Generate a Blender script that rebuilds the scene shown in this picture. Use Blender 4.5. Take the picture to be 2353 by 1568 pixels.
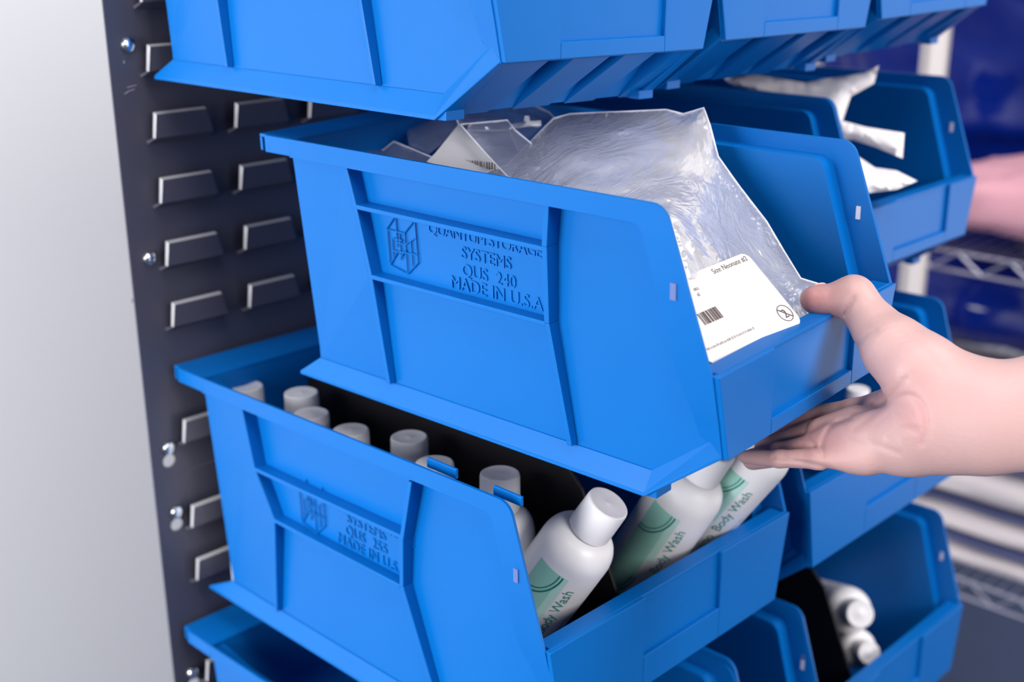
import bpy, bmesh, math, random
import numpy as np
from mathutils import Vector, Matrix, geometry, noise

for o in list(bpy.data.objects): bpy.data.objects.remove(o)
scene = bpy.context.scene
COL = scene.collection

# ------------------------------------------------------------------ camera
CAM = np.array([-0.52012587, -0.92023105, 0.35828696])
RC = np.array([[0.6975447, -0.7165162, -0.00599478],      # camera right
               [-0.23057657, -0.2165345, -0.9486555],     # camera down
               [0.67842895, 0.66311187, -0.31625434]])    # camera forward
FPX = 2863.5
cd = bpy.data.cameras.new('camera')
cam = bpy.data.objects.new('camera', cd); COL.objects.link(cam)
M4 = Matrix(((RC[0][0], -RC[1][0], -RC[2][0], CAM[0]),
             (RC[0][1], -RC[1][1], -RC[2][1], CAM[1]),
             (RC[0][2], -RC[1][2], -RC[2][2], CAM[2]), (0, 0, 0, 1)))
cam.matrix_world = M4
cd.sensor_fit = 'HORIZONTAL'; cd.sensor_width = 36.0; cd.lens = 36.0 * FPX / 2353
cd.clip_start = 0.02
cd.dof.use_dof = True; cd.dof.focus_distance = 0.80; cd.dof.aperture_fstop = 4.6
scene.camera = cam

# ------------------------------------------------------------------ colour management, world, lights
vs = scene.view_settings
vs.view_transform = 'Standard'; vs.look = 'None'; vs.gamma = 1.0; vs.use_curve_mapping = False
vs.exposure = 0.0
w = bpy.data.worlds.new('world'); scene.world = w; w.use_nodes = True
w.node_tree.nodes['Background'].inputs[0].default_value = (0.90, 0.93, 1.0, 1)
w.node_tree.nodes['Background'].inputs[1].default_value = 0.12

def area(name, loc, target, sx, sy, power, col):
    l = bpy.data.lights.new(name, 'AREA'); l.shape = 'RECTANGLE'; l.size = sx; l.size_y = sy
    l.energy = power; l.color = col
    o = bpy.data.objects.new(name, l); COL.objects.link(o); o.location = loc
    o.rotation_euler = (Vector(target) - Vector(loc)).to_track_quat('-Z', 'Y').to_euler()
    return o
area('window_light', (-2.3, -0.50, -0.08), (0.1, -0.3, 0.0), 1.1, 1.05, 33, (1.0, 0.98, 0.97))
area('ceiling_light', (-0.55, -1.05, 2.0), (0.1, -0.2, 0.0), 0.7, 1.2, 21, (1.0, 0.97, 0.93))
area('wall_fill', (-1.7, 0.0, 0.5), (-0.5, 0.95, -0.45), 1.2, 0.6, 47, (0.97, 0.98, 1.0))  # unseen fill, added to lift the back wall
area('front_fill', (0.05, -2.4, 0.85), (0.15, -0.4, 0.1), 0.9, 0.7, 31, (1.0, 0.96, 0.95))  # fill added for the bin fronts, bag and hand
area('sheen_fill', (2.7, -1.9, -0.25), (0.2, -0.4, 0.1), 1.6, 1.8, 17, (1.0, 0.93, 0.97))  # unseen source, added for sheen on fronts and light on undersides
area('shelf_fill', (1.0, -1.9, 1.9), (1.7, 0.0, -0.4), 0.8, 0.8, 44, (1.0, 0.96, 0.95))  # unseen fill, added to brighten the pink pack and shelves

# ------------------------------------------------------------------ helpers
def at(px, py, dist):
    """point seen at pixel (px,py), dist metres in front of the camera plane"""
    q = np.array([(px - 1176.5) / FPX, (py - 784) / FPX, 1.0]) * dist
    return CAM + RC.T @ q
def atz(px, py, z):
    d = RC.T @ np.array([(px - 1176.5) / FPX, (py - 784) / FPX, 1.0])
    t = (z - CAM[2]) / d[2]; return CAM + t * d

def mat(name, col, rough=0.5, spec=0.5, metal=0.0, sss=0.0, bump=0.0, bscale=60, var=0.0, vscale=8, trans=0.0, coat=0.0):
    m = bpy.data.materials.new(name); m.use_nodes = True
    nt = m.node_tree; b = nt.nodes['Principled BSDF']
    b.inputs['Base Color'].default_value = (*col, 1)
    b.inputs['Roughness'].default_value = rough
    b.inputs['Specular IOR Level'].default_value = spec
    b.inputs['Metallic'].default_value = metal
    b.inputs['Coat Weight'].default_value = coat
    if sss:
        b.inputs['Subsurface Weight'].default_value = sss
        b.inputs['Subsurface Radius'].default_value = (0.012, 0.005, 0.003)
        b.inputs['Subsurface Scale'].default_value = 0.6
    tc = nt.nodes.new('ShaderNodeTexCoord')
    if bump:
        n = nt.nodes.new('ShaderNodeTexNoise'); n.inputs['Scale'].default_value = bscale
        n.inputs['Detail'].default_value = 4
        bp = nt.nodes.new('ShaderNodeBump'); bp.inputs['Strength'].default_value = bump
        bp.inputs['Distance'].default_value = 0.002
        nt.links.new(tc.outputs['Object'], n.inputs['Vector'])
        nt.links.new(n.outputs['Fac'], bp.inputs['Height']); nt.links.new(bp.outputs['Normal'], b.inputs['Normal'])
    if var:
        n = nt.nodes.new('ShaderNodeTexNoise'); n.inputs['Scale'].default_value = vscale
        n.inputs['Detail'].default_value = 3
        mx = nt.nodes.new('ShaderNodeMix'); mx.data_type = 'RGBA'
        mx.inputs[6].default_value = (*[c * (1 - var) for c in col], 1)
        mx.inputs[7].default_value = (*[min(1, c * (1 + var)) for c in col], 1)
        nt.links.new(tc.outputs['Object'], n.inputs['Vector'])
        nt.links.new(n.outputs['Fac'], mx.inputs[0]); nt.links.new(mx.outputs[2], b.inputs['Base Color'])
    return m

BLUE = mat('blue_plastic', (0.0006, 0.121, 0.435), rough=0.36, spec=0.17, var=0.06, vscale=7, bump=0.02, bscale=350)
DARKM = mat('dark_powder_coated_steel', (0.056, 0.056, 0.085), rough=0.42, spec=0.5, bump=0.05, bscale=700, var=0.10, vscale=5)
EDGEM = mat('bare_cut_metal_edge', (0.50, 0.50, 0.53), rough=0.4, spec=0.6, metal=0.2)
CHROME = mat('zinc', (0.75, 0.78, 0.80), rough=0.22, metal=1.0)
WHITEP = mat('white_plastic', (0.86, 0.85, 0.87), rough=0.38, spec=0.5, sss=0.08)
CAPM = mat('white_cap_plastic', (0.80, 0.79, 0.82), rough=0.32, spec=0.5)
BLACKP = mat('black_plastic', (0.004, 0.0035, 0.006), rough=0.55, spec=0.25)
TEAL = mat('teal_ink', (0.01, 0.27, 0.22), rough=0.4)
DTEAL = mat('dark_teal_ink', (0.0, 0.17, 0.15), rough=0.4)
MINT = mat('mint_ink', (0.33, 0.68, 0.56), rough=0.4)
PMINT = mat('pale_mint_ink', (0.52, 0.80, 0.70), rough=0.4)
SLOT = mat('painted_slot_view', (0.09, 0.14, 0.36), rough=0.6)  # dim backdrop showing through the left hole, put into the colour
SLOTP = mat('painted_slot_bright_view', (0.62, 0.62, 0.72), rough=0.6)  # bright backdrop showing through the right hole, put into the colour
GREYINK = mat('grey_ink', (0.10, 0.07, 0.07), rough=0.6)
PALEINK = mat('pale_grey_ink', (0.36, 0.31, 0.31), rough=0.6)
PAPER = mat('white_paper', (0.72, 0.69, 0.675), rough=0.7, spec=0.2)
CLOTHW = mat('white_cloth', (0.84, 0.80, 0.80), rough=0.85, spec=0.1, bump=0.4, bscale=45)
LINEN = mat('white_linen', (0.72, 0.66, 0.68), rough=0.9, spec=0.1, bump=0.3, bscale=30)
LINENSHADE = mat('blue_grey_linen_shade', (0.13, 0.15, 0.32), rough=0.9, spec=0.1, bump=0.3, bscale=30)  # shade between the white linens, put into the colour
PINK = mat('pink_fabric', (0.82, 0.42, 0.50), rough=0.55, spec=0.3, bump=0.3, bscale=12)
WALLM = mat('painted_wall', (0.80, 0.81, 0.84), rough=0.8, spec=0.2, var=0.015, vscale=1.2)
FLOORM = mat('blue_grey_floor', (0.045, 0.068, 0.15), rough=0.5, var=0.2, vscale=3)
CEILM = mat('ceiling_paint', (0.8, 0.8, 0.8), rough=0.9)
POSTM = mat('cream_painted_metal', (0.74, 0.69, 0.68), rough=0.5)
WIREM = mat('chrome_wire', (0.42, 0.42, 0.52), rough=0.35, metal=0.8)
SCUFF = mat('scuffed_metal', (0.22, 0.21, 0.27), rough=0.6)
NAIL = mat('nail', (0.85, 0.50, 0.46), rough=0.25, spec=0.6)

def film(name, haze, tint=(0.9, 0.92, 1.0), rough=0.09, bump=0.6, scale=28, refl=1.0, base=0.10):
    m = bpy.data.materials.new(name); m.use_nodes = True; nt = m.node_tree
    for n in list(nt.nodes): nt.nodes.remove(n)
    N = nt.nodes.new; L = nt.links.new
    out = N('ShaderNodeOutputMaterial'); tr = N('ShaderNodeBsdfTransparent'); tr.inputs[0].default_value = (0.97, 0.975, 0.99, 1)
    gl = N('ShaderNodeBsdfGlossy'); gl.inputs['Roughness'].default_value = rough; gl.inputs['Color'].default_value = (refl, refl, refl, 1)
    df = N('ShaderNodeBsdfDiffuse'); df.inputs[0].default_value = (*tint, 1)
    tl = N('ShaderNodeBsdfTranslucent'); tl.inputs[0].default_value = (*tint, 1)
    tc = N('ShaderNodeTexCoord'); mp = N('ShaderNodeMapping'); mp.inputs['Scale'].default_value = (1, 1.6, 0.8)
    vo = N('ShaderNodeTexVoronoi'); vo.feature = 'DISTANCE_TO_EDGE'; vo.inputs['Scale'].default_value = scale
    nz = N('ShaderNodeTexNoise'); nz.inputs['Scale'].default_value = scale * 0.8; nz.inputs['Detail'].default_value = 5; nz.inputs['Distortion'].default_value = 1.2
    add = N('ShaderNodeMath'); add.operation = 'ADD'; mul = N('ShaderNodeMath'); mul.operation = 'MULTIPLY'; mul.inputs[1].default_value = 0.8
    bp = N('ShaderNodeBump'); bp.inputs['Strength'].default_value = bump; bp.inputs['Distance'].default_value = 0.006
    L(tc.outputs['Object'], mp.inputs[0]); L(mp.outputs[0], nz.inputs['Vector']); L(nz.outputs['Color'], vo.inputs['Vector'])
    vo.inputs['Scale'].default_value = 9
    L(vo.outputs['Distance'], mul.inputs[0]); L(mul.outputs[0], add.inputs[0]); L(nz.outputs['Fac'], add.inputs[1])
    L(add.outputs[0], bp.inputs['Height'])
    for b in (gl, df, tl): L(bp.outputs[0], b.inputs['Normal'])
    lw = N('ShaderNodeLayerWeight'); lw.inputs[0].default_value = 0.5; L(bp.outputs[0], lw.inputs['Normal'])
    m1 = N('ShaderNodeMixShader'); L(df.outputs[0], m1.inputs[1]); L(tl.outputs[0], m1.inputs[2]); m1.inputs[0].default_value = 0.45
    m2 = N('ShaderNodeMixShader'); m2.inputs[0].default_value = haze; L(tr.outputs[0], m2.inputs[1]); L(m1.outputs[0], m2.inputs[2])
    m3 = N('ShaderNodeMixShader'); pw = N('ShaderNodeMath'); pw.operation = 'POWER'; pw.inputs[1].default_value = 2.2; L(lw.outputs['Facing'], pw.inputs[0]); ma = N('ShaderNodeMath'); ma.operation = 'MULTIPLY_ADD'; ma.inputs[1].default_value = 0.55; ma.inputs[2].default_value = base; L(pw.outputs[0], ma.inputs[0]); L(ma.outputs[0], m3.inputs[0]); L(m2.outputs[0], m3.inputs[1]); L(gl.outputs[0], m3.inputs[2])
    L(m3.outputs[0], out.inputs[0]); return m
FILM = film('clear_plastic_film', 0.16, bump=0.2, scale=12)
FILMW = film('cloudy_clear_film', 0.56, tint=(0.92, 0.91, 0.94), bump=0.22, base=0.24, rough=0.14, scale=11)
FILMH = film('hazy_plastic_film', 0.36, tint=(0.78, 0.77, 0.84), bump=0.15, scale=10)
SEAMM = mat('sealed_film_edge', (0.80, 0.82, 0.90), rough=0.2, spec=0.8)
BLUEBAG = mat('glossy_blue_plastic_film', (0.0005, 0.013, 0.19), rough=0.10, spec=0.28, bump=0.6, bscale=7)

def tag(o, label=None, cat=None, group=None, kind=None):
    if label: o['label'] = label
    if cat: o['category'] = cat
    if group: o['group'] = group
    if kind: o['kind'] = kind
    return o
def empty(name, loc=(0, 0, 0)):
    o = bpy.data.objects.new(name, None); COL.objects.link(o); o.location = loc; o.empty_display_size = 0.02
    return o
def link(name, bm, m, parent=None, smooth=None, recalc=True):
    if recalc: bmesh.ops.recalc_face_normals(bm, faces=bm.faces)
    me = bpy.data.meshes.new(name); bm.to_mesh(me); bm.free()
    me.materials.append(m)
    if smooth:
        for p in me.polygons: p.use_smooth = True
        if smooth != True: 
            me.set_sharp_from_angle(angle=math.radians(smooth))
    o = bpy.data.objects.new(name, me); COL.objects.link(o)
    if parent: o.parent = parent
    return o
def copy_tree(o, parent=None):
    c = o.copy(); COL.objects.link(c)
    if parent: c.parent = parent
    for ch in o.children: copy_tree(ch, c)
    return c
def box(bm, x0, x1, y0, y1, z0, z1, M=None):
    vsx = [bm.verts.new((x, y, z)) for x in (x0, x1) for y in (y0, y1) for z in (z0, z1)]
    for f in ((0, 1, 3, 2), (4, 6, 7, 5), (0, 4, 5, 1), (2, 3, 7, 6), (0, 2, 6, 4), (1, 5, 7, 3)):
        bm.faces.new([vsx[i] for i in f])
    if M is not None:
        for v in vsx: v.co = M @ v.co
    return vsx
def hexa(bm, pts):
    v = [bm.verts.new(p) for p in pts]   # bottom 4, top 4
    for f in ((0, 1, 2, 3), (7, 6, 5, 4), (0, 4, 5, 1), (1, 5, 6, 2), (2, 6, 7, 3), (3, 7, 4, 0)):
        bm.faces.new([v[i] for i in f])
def prism(bm, poly, off):
    a = [bm.verts.new(Vector(p)) for p in poly]; b = [bm.verts.new(Vector(p) + Vector(off)) for p in poly]
    n = len(poly); bm.faces.new(a); bm.faces.new(b[::-1])
    for i in range(n): bm.faces.new([a[i], a[(i + 1) % n], b[(i + 1) % n], b[i]])
def lathe(bm, prof, n=40, M=None, cap=True):
    rings = []
    for r, z in prof:
        if r < 1e-6:
            v = bm.verts.new((0, 0, z)); rings.append([v])
        else:
            rings.append([bm.verts.new((r * math.cos(2 * math.pi * k / n), r * math.sin(2 * math.pi * k / n), z)) for k in range(n)])
    for a, b in zip(rings, rings[1:]):
        for k in range(n):
            k2 = (k + 1) % n
            if len(a) == 1: bm.faces.new([a[0], b[k], b[k2]])
            elif len(b) == 1: bm.faces.new([a[k], a[k2], b[0]])
            else: bm.faces.new([a[k], a[k2], b[k2], b[k]])
    if M is not None:
        for ring in rings:
            for v in ring: v.co = M @ v.co
def tube(bm, pts, r, n=8):
    pts = [Vector(p) for p in pts]; rings = []
    for i, p in enumerate(pts):
        t = (pts[min(i + 1, len(pts) - 1)] - pts[max(i - 1, 0)]).normalized()
        a = t.orthogonal().normalized() if i == 0 else (a - t * a.dot(t)).normalized()
        b = t.cross(a)
        rings.append([bm.verts.new(p + (a * math.cos(2 * math.pi * k / n) + b * math.sin(2 * math.pi * k / n)) * r) for k in range(n)])
    for A, B in zip(rings, rings[1:]):
        for k in range(n): bm.faces.new([A[k], A[(k + 1) % n], B[(k + 1) % n], B[k]])
    bm.faces.new(rings[0][::-1]); bm.faces.new(rings[-1])
def bevel(o, w, seg=2, ang=35):
    b = o.modifiers.new('bevel', 'BEVEL'); b.width = w; b.segments = seg; b.limit_method = 'ANGLE'; b.angle_limit = math.radians(ang)
    b.harden_normals = False
    return o
def text_mesh(s, size, extrude=0.0, bevel_d=0.0, spacing=1.0, align='LEFT'):
    c = bpy.data.curves.new('t', 'FONT'); c.body = s; c.size = size; c.extrude = extrude; c.bevel_depth = bevel_d
    c.space_character = spacing; c.align_x = align; c.resolution_u = 4
    o = bpy.data.objects.new('t', c); COL.objects.link(o)
    bpy.context.view_layer.update()
    dg = bpy.context.evaluated_depsgraph_get()
    me = bpy.data.meshes.new_from_object(o.evaluated_get(dg))
    bpy.data.objects.remove(o); bpy.data.curves.remove(c)
    return me
def text_into(bm, s, size, fn, **kw):
    me = text_mesh(s, size, **kw)
    n0 = len(bm.verts)
    bm.from_mesh(me); bm.verts.ensure_lookup_table()
    for v in bm.verts[n0:]: v.co = fn(v.co.copy())
    bpy.data.meshes.remove(me)

# ------------------------------------------------------------------ room
def struct(name, bm, m): return tag(link(name, bm, m), kind='structure')
bm = bmesh.new(); box(bm, -4.0, 3.0, 0.95, 1.05, -1.5, 2.4); struct('wall_back', bm, WALLM)
bm = bmesh.new(); box(bm, 3.0, 3.1, -3.0, 1.05, -1.5, 2.4); struct('wall_right', bm, WALLM)
bm = bmesh.new(); box(bm, -4.0, 3.1, -3.2, 1.05, -1.6, -1.5); struct('floor', bm, FLOORM)

# ------------------------------------------------------------------ louvered panels
PX, PW, PH = 0.0778, 0.0481, 0.0205   # louver pitch across, width, height
def louver(name, x, z, parent):
    """pressed louver: sits proud of the sheet, open along its top edge"""
    bm = bmesh.new(); w, h, p, t = PW, PH, 0.0127, 0.0040
    V = lambda *c: (x + c[0], c[1], z + c[2])
    hexa(bm, [V(-0.0025, -p, -h), V(w + 0.0045, -p, -h), V(w + 0.0045, -p + t, -h), V(-0.0025, -p + t, -h),
              V(0.0004, -p, -0.0012), V(w - 0.0004, -p, -0.0012), V(w, -p + t, 0.0004), V(0, -p + t, 0.0004)])
    bm.faces.ensure_lookup_table()
    for k in (1, 5): bm.faces[k].material_index = 1
    hexa(bm, [V(-0.0040, -0.0015, -h - 0.0058), V(w + 0.006, -0.0015, -h - 0.0058), V(w + 0.006, 0.0, -h - 0.0030), V(-0.0040, 0.0, -h - 0.0030),
              V(-0.0025, -p, -h), V(w + 0.0045, -p, -h), V(w + 0.0045, -p + t, -h), V(-0.0025, -p + t, -h)])
    ob = link(name, bm, DARKM, parent)
    ob.data.materials.append(EDGEM)
    bevel(ob, 0.0004, 2, 60)
    return ob
def panel(label, x0, x1, z0, z1, zl, nz, holes, hooked):
    root = empty('louvered_panel', (x0, 0.0045, z0)); tag(root, label, 'panel', 'louvered steel panels')
    def P(x, y, z): return (x - x0, y, z - z0)
    bm = bmesh.new()
    # sheet with round holes: strip with the holes is tessellated
    outer = [Vector((x0, z0)), Vector((x1, z0)), Vector((x1, z1)), Vector((x0, z1))]
    vs2 = outer[:]; ed = [(0, 1), (1, 2), (2, 3), (3, 0)]
    for hx, hz in holes:
        b = len(vs2)
        for k in range(20):
            a = 2 * math.pi * k / 20; vs2.append(Vector((hx + 0.0062 * math.cos(a), hz + 0.0062 * math.sin(a))))
            ed.append((b + k, b + (k + 1) % 20))
    vo, eo, fo, *_ = geometry.delaunay_2d_cdt(vs2, ed, [], 0, 1e-6)
    bv = [bm.verts.new(P(v.x, 0, v.y)) for v in vo]
    for f in fo:
        c = sum((vo[i] for i in f), Vector((0, 0))) / len(f)
        if any((c - Vector(h)).length < 0.0058 for h in holes): continue
        bm.faces.new([bv[i] for i in f])
    ob = link('sheet', bm, DARKM, root)
    s = ob.modifiers.new('solid', 'SOLIDIFY'); s.thickness = 0.0016; s.offset = -1
    for v in ob.data.vertices: v.co.y = 0.0
    
    first = louver('louver', 0, 0, root); first.location = P(0.0036, 0, zl)
    for i in range(9):
        for k in range(nz):
            if (i == 0 and k == 0) or hooked(i, k): continue
            c = first.copy(); COL.objects.link(c); c.parent = root; c.location = P(0.0036 + i * PX, 0, zl - k * 0.0535)
    return root
def screw(root, x, z):
    bm = bmesh.new()
    lathe(bm, [(0.0048, 0), (0.0062, 0.0006), (0.0062, 0.0012), (0.0052, 0.0034), (0.003, 0.0044), (0, 0.0047)], 20)
    M = Matrix.Translation((0, 0, 0.0035))
    for a in (0.4, 0.4 + math.pi / 2):
        box(bm, -0.0032, 0.0032, -0.0006, 0.0006, 0.0, 0.0014, Matrix.Rotation(a, 4, 'Z') @ Matrix.Translation((0, 0, 0.0036)))
    o = link('screw', bm, CHROME, root, smooth=30)
    o.location = (x - root.location.x, -0.0006, z - root.location.z); o.rotation_euler = (math.pi / 2, 0, 0)
    return o
SEAM = -0.1035
pu = panel('dark grey louvered steel panel, the upper one above the seam, behind the raised blue bins', -0.0255, 1.0, SEAM + 0.0006, 0.75, 0.2167 + 0.0535 * 9, 15, [(-0.0085, -0.0888)], lambda i, k: (k == 13 and i < 8) or (k == 9 and 2 < i < 9) or (k == 5))
pl_ = panel('dark grey louvered steel panel below the seam, behind the lower blue bins', -0.0255, 1.0, -0.95, SEAM, -0.1335, 14, [(-0.0072, -0.1517), (-0.0066, -0.3185)], lambda i, k: k == 2)
for z in (0.2708, 0.0961, -0.0761): screw(pu, -0.0086, z)
for z in (-0.1388, -0.3057): screw(pl_, -0.0072, z)
# scuffs on the paint (their own shape)
def scuff(root, pts, r):
    bm = bmesh.new()
    for (x, z), (x2, z2) in pts:
        tube(bm, [(x - root.location.x, -0.0002, z - root.location.z), (x2 - root.location.x, -0.0002, z2 - root.location.z)], r, 5)
    link('paint_scuff', bm, SCUFF, root)
scuff(pu, [((-0.0150, 0.2325), (-0.0110, 0.2345)), ((-0.0110, 0.2345), (-0.0060, 0.2355)), ((-0.0120, 0.2375), (-0.0040, 0.2385)), ((-0.0128, 0.2585), (-0.0126, 0.2565))], 0.0005)
scuff(pu, [((-0.0285, 0.064), (-0.0255, 0.0645)), ((-0.0285, 0.062), (-0.026, 0.0625))], 0.0005)

# ------------------------------------------------------------------ hopper bins
def arc(p0, p1, p2, r, n=5):
    p0, p1, p2 = map(np.array, (p0, p1, p2)); a = (p0 - p1) / np.linalg.norm(p0 - p1); b = (p2 - p1) / np.linalg.norm(p2 - p1)
    ang = math.acos(max(-1, min(1, a @ b))); d = r / math.tan(ang / 2)
    s, e = p1 + a * d, p1 + b * d; c = p1 + (a + b) / np.linalg.norm(a + b) * (r / math.sin(ang / 2))
    out = []
    for k in range(n + 1):
        t = k / n; v = (1 - t) * (s - c) + t * (e - c); out.append(tuple(c + v / np.linalg.norm(v) * r))
    return out
def make_bin(sp, label, text=None, group=None):
    """local axes: x across, -y forward (d), z up (h); origin = rear left foot"""
    W, L, Lf, Lr, H, hb, ht, dr = sp['W'], sp['L'], sp['Lf'], sp['Lr'], sp['H'], sp['hb'], sp['ht'], sp['dr']
    rise = sp.get('rise', 0.0); XS = -0.0069; xc = XS + W / 2
    root = empty('hopper_bin'); tag(root, label, 'storage bin', group)
    def P(s, x, d, h):                # s=-1 left, +1 right; x measured from the left skirt line
        x = XS + x
        return Vector((x if s < 0 else 2 * xc - x, -d, h))
    wx, fl, rm = 0.0135, 0.0175, 0.0125
    E_o = arc((dr, H), (Lr, H + rise), (L, ht), 0.013)
    sl = ((L - Lr) / (H - ht))
    E_i = arc((dr, H - rm), (Lr - 0.0165, H - rm + rise), (L - 0.0225, ht - 0.006), 0.010)
    inner = [(dr, H - rm)] + E_i + [(L - 0.0225, ht - 0.005), (L - 0.0195, ht - 0.033), (L - 0.016, hb + 0.010)]
    outer = [(dr, H)] + E_o + [(L, ht), (L, ht - 0.033), (L, hb)]
    ix = [wx] * (len(inner) - 1) + [wx + 0.002]
    jx = [0.0] * (len(inner) - 2) + [wx - 0.0004, wx + 0.0015]
    ox = [0.0] * (len(outer) - 2) + [wx * 0.58, wx]
    bm = bmesh.new()
    rows = {}
    for s in (-1, 1):
        A = bm.verts.new(P(s, wx + 0.001, dr, 0.003)); B = bm.verts.new(P(s, wx + 0.001, Lf - 0.004, 0.003))
        I = [bm.verts.new(P(s, x, *p)) for x, p in zip(ix, inner)]
        J = [bm.verts.new(P(s, x, *p)) for x, p in zip(jx, inner)]
        O = [bm.verts.new(P(s, x, *p)) for x, p in zip(ox, outer)]
        K = bm.verts.new(P(s, wx + 0.002, L - 0.004, 0.056 if L < 0.4 else 0.07)) # top of the ramp behind the lip
        bm.faces.new([A, B, I[-1], *I[:-1][::-1]])
        for k in range(len(I) - 1):
            bm.faces.new([I[k], I[k + 1], J[k + 1], J[k]]); bm.faces.new([J[k], J[k + 1], O[k + 1], O[k]])
        rows[s] = (A, B, I, J, O)
    (A, B, I, J, O), (A2, B2, I2, J2, O2) = rows[-1], rows[1]
    bm.faces.new([A, A2, B2, B])                         # floor
    bm.faces.new([B, B2, I2[-1], I[-1]])                 # ramp
    bm.faces.new([I[-1], I2[-1], O2[-1], O[-1]])         # to lip bottom
    bm.faces.new([O[-1], O2[-1], O2[-2], O[-2]])         # front plate
    bm.faces.new([O[-2], O2[-2], O2[-3], O[-3]])
    bm.faces.new([A, I[0], I2[0], A2])                   # rear wall
    bm.faces.new([I[0], O[0], O2[0], I2[0]])
    body = link('bin_body', bm, BLUE, root, smooth=24)
    so = body.modifiers.new('solid', 'SOLIDIFY'); so.thickness = 0.0024; so.offset = 0; so.use_even_offset = False
    bevel(body, 0.0010, 2, 28).modifiers['bevel'].harden_normals = True
    # front lip: ledge on top plus raised frame around the card recess
    bm = bmesh.new()
    lw0, lw1 = XS, XS + W
    r0, r1 = sp['rec']; hr = sp['rech']
    def fx(s, h):   # side of the front plate narrows downwards
        t = max(0, min(1, (ht - h) / (ht - hb))); return (XS + wx * t) if s < 0 else (XS + W - wx * t)
    T = 0.0042
    def plate(xa, xb, ha, hbm):
        hexa(bm, [(xa(ha), -L, ha), (xb(ha), -L, ha), (xb(ha), -L - T, ha), (xa(ha), -L - T, ha),
                  (xa(hbm), -L, hbm), (xb(hbm), -L, hbm), (xb(hbm), -L - T, hbm), (xa(hbm), -L - T, hbm)])
    plate(lambda h: fx(-1, h), lambda h: r0, hb, ht)
    plate(lambda h: r1, lambda h: fx(1, h), hb, ht)
    plate(lambda h: r0, lambda h: r1, hb, hr)
    lip = link('card_frame', bm, BLUE, root); bevel(lip, 0.0006, 2, 30)
    bm = bmesh.new(); box(bm, XS + 0.004, XS + W - 0.004, -L - 0.0012, -L + 0.0115, ht - 0.0024, ht + 0.0004)
    box(bm, XS + 0.004, XS + W - 0.004, -L + 0.009, -L + 0.0115, ht - 0.012, ht)
    bevel(link('lip_ledge', bm, BLUE, root), 0.0006, 2, 30)
    # rear hanging hook
    bm = bmesh.new(); yb = sp['hook']
    box(bm, XS + 0.0012, XS + W - 0.0012, -dr - 0.001, yb, H - 0.0024, H)
    box(bm, XS + 0.0012, XS + W - 0.0012, yb - 0.0026, yb, H - rm, H - 0.0024)
    for xa in (XS - 0.0012, XS + W - 0.0012):
        box(bm, xa, xa + 0.0024, -dr - 0.002, yb - 0.0085, H - rm, H)
    bevel(link('hanging_rim', bm, BLUE, root), 0.0006, 2, 30)
    # foot rails and underside wedges
    for s in (-1, 1):
        bm = bmesh.new(); hf = 0.0164
        sec = [(Lf, 0.0, 0.005), ]
        path = [(0.0, 0.0), (Lf, 0.0), (L, hb)]; up = [(dr, hf), (Lf + 0.001, hf), (L - 0.004, hb + 0.013)]
        a = [bm.verts.new(P(s, xo, *p)) for xo, p in zip((0.0065, 0.0060, wx - 0.001), path)]
        b = [bm.verts.new(P(s, wx - 0.0004, *p)) for p in up]
        c = [bm.verts.new(P(s, wx + 0.006, p[0], p[1])) for p in path]
        e = [bm.verts.new(P(s, 0.0065 + (0.0 if i < 2 else 0.006), p[0] + (0 if i == 0 else 0.0), p[1] + 0.0028)) for i, p in enumerate(path)]
        for k in range(2):
            bm.faces.new([a[k], a[k + 1], e[k + 1], e[k]]); bm.faces.new([e[k], e[k + 1], b[k + 1], b[k]])
            bm.faces.new([a[k], c[k], c[k + 1], a[k + 1]]); bm.faces.new([b[k], b[k + 1], c[k + 1], c[k]])
        bm.faces.new([a[0], e[0], b[0], c[0]]); bm.faces.new([a[2], c[2], b[2], e[2]])
        # little stop at the front end of the rail
        p = P(s, 0.0065, Lf - 0.002, 0.0); q = P(s, wx + 0.012, Lf + 0.005, 0.0)
        box(bm, min(p.x, q.x) + 0.002, max(p.x, q.x) - 0.001, q.y - 0.003, p.y, 0.0, 0.0065)
        bevel(link('foot_rail', bm, BLUE, root), 0.0006, 2, 25)
    bm = bmesh.new(); wi = XS + wx; ww = W - 2 * wx
    for f0, f1 in ((0.0, 0.22), (0.34, 0.52), (0.60, 0.76), (0.90, 1.0)):
        xa, xb = wi + f0 * ww, wi + f1 * ww
        prism(bm, [(xa, -Lf + 0.004, 0.001), (xa, -L, hb), (xa, -L + 0.016, hb + 0.0115)], (xb - xa, 0, 0))
    link('underside_wedge', bm, BLUE, root)
    # stiffening ribs on both sides, raised to the level of the rim band
    for s in (-1, 1):
        for rb in sp['vribs']:
            bm = bmesh.new(); t = 0.0042
            pts = [rb[0]] + list(rb[1:])
            for k in range(len(pts) - 1):
                (d0, h0), (d1, h1) = pts[k], pts[k + 1]
                x0 = 0.0 + 0.0085 * (1 - (h0 / H)) ** 1.2; x1 = 0.0 + 0.0085 * (1 - (h1 / H)) ** 1.2
                hexa(bm, [P(s, wx, d1, h1), P(s, wx, d1 + t, h1), P(s, x1, d1 + t, h1), P(s, x1, d1, h1),
                          P(s, wx, d0, h0), P(s, wx, d0 + t, h0), P(s, x0, d0 + t, h0), P(s, x0, d0, h0)])
            bevel(link('stiffening_rib', bm, BLUE, root), 0.0005, 2, 30)
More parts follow.
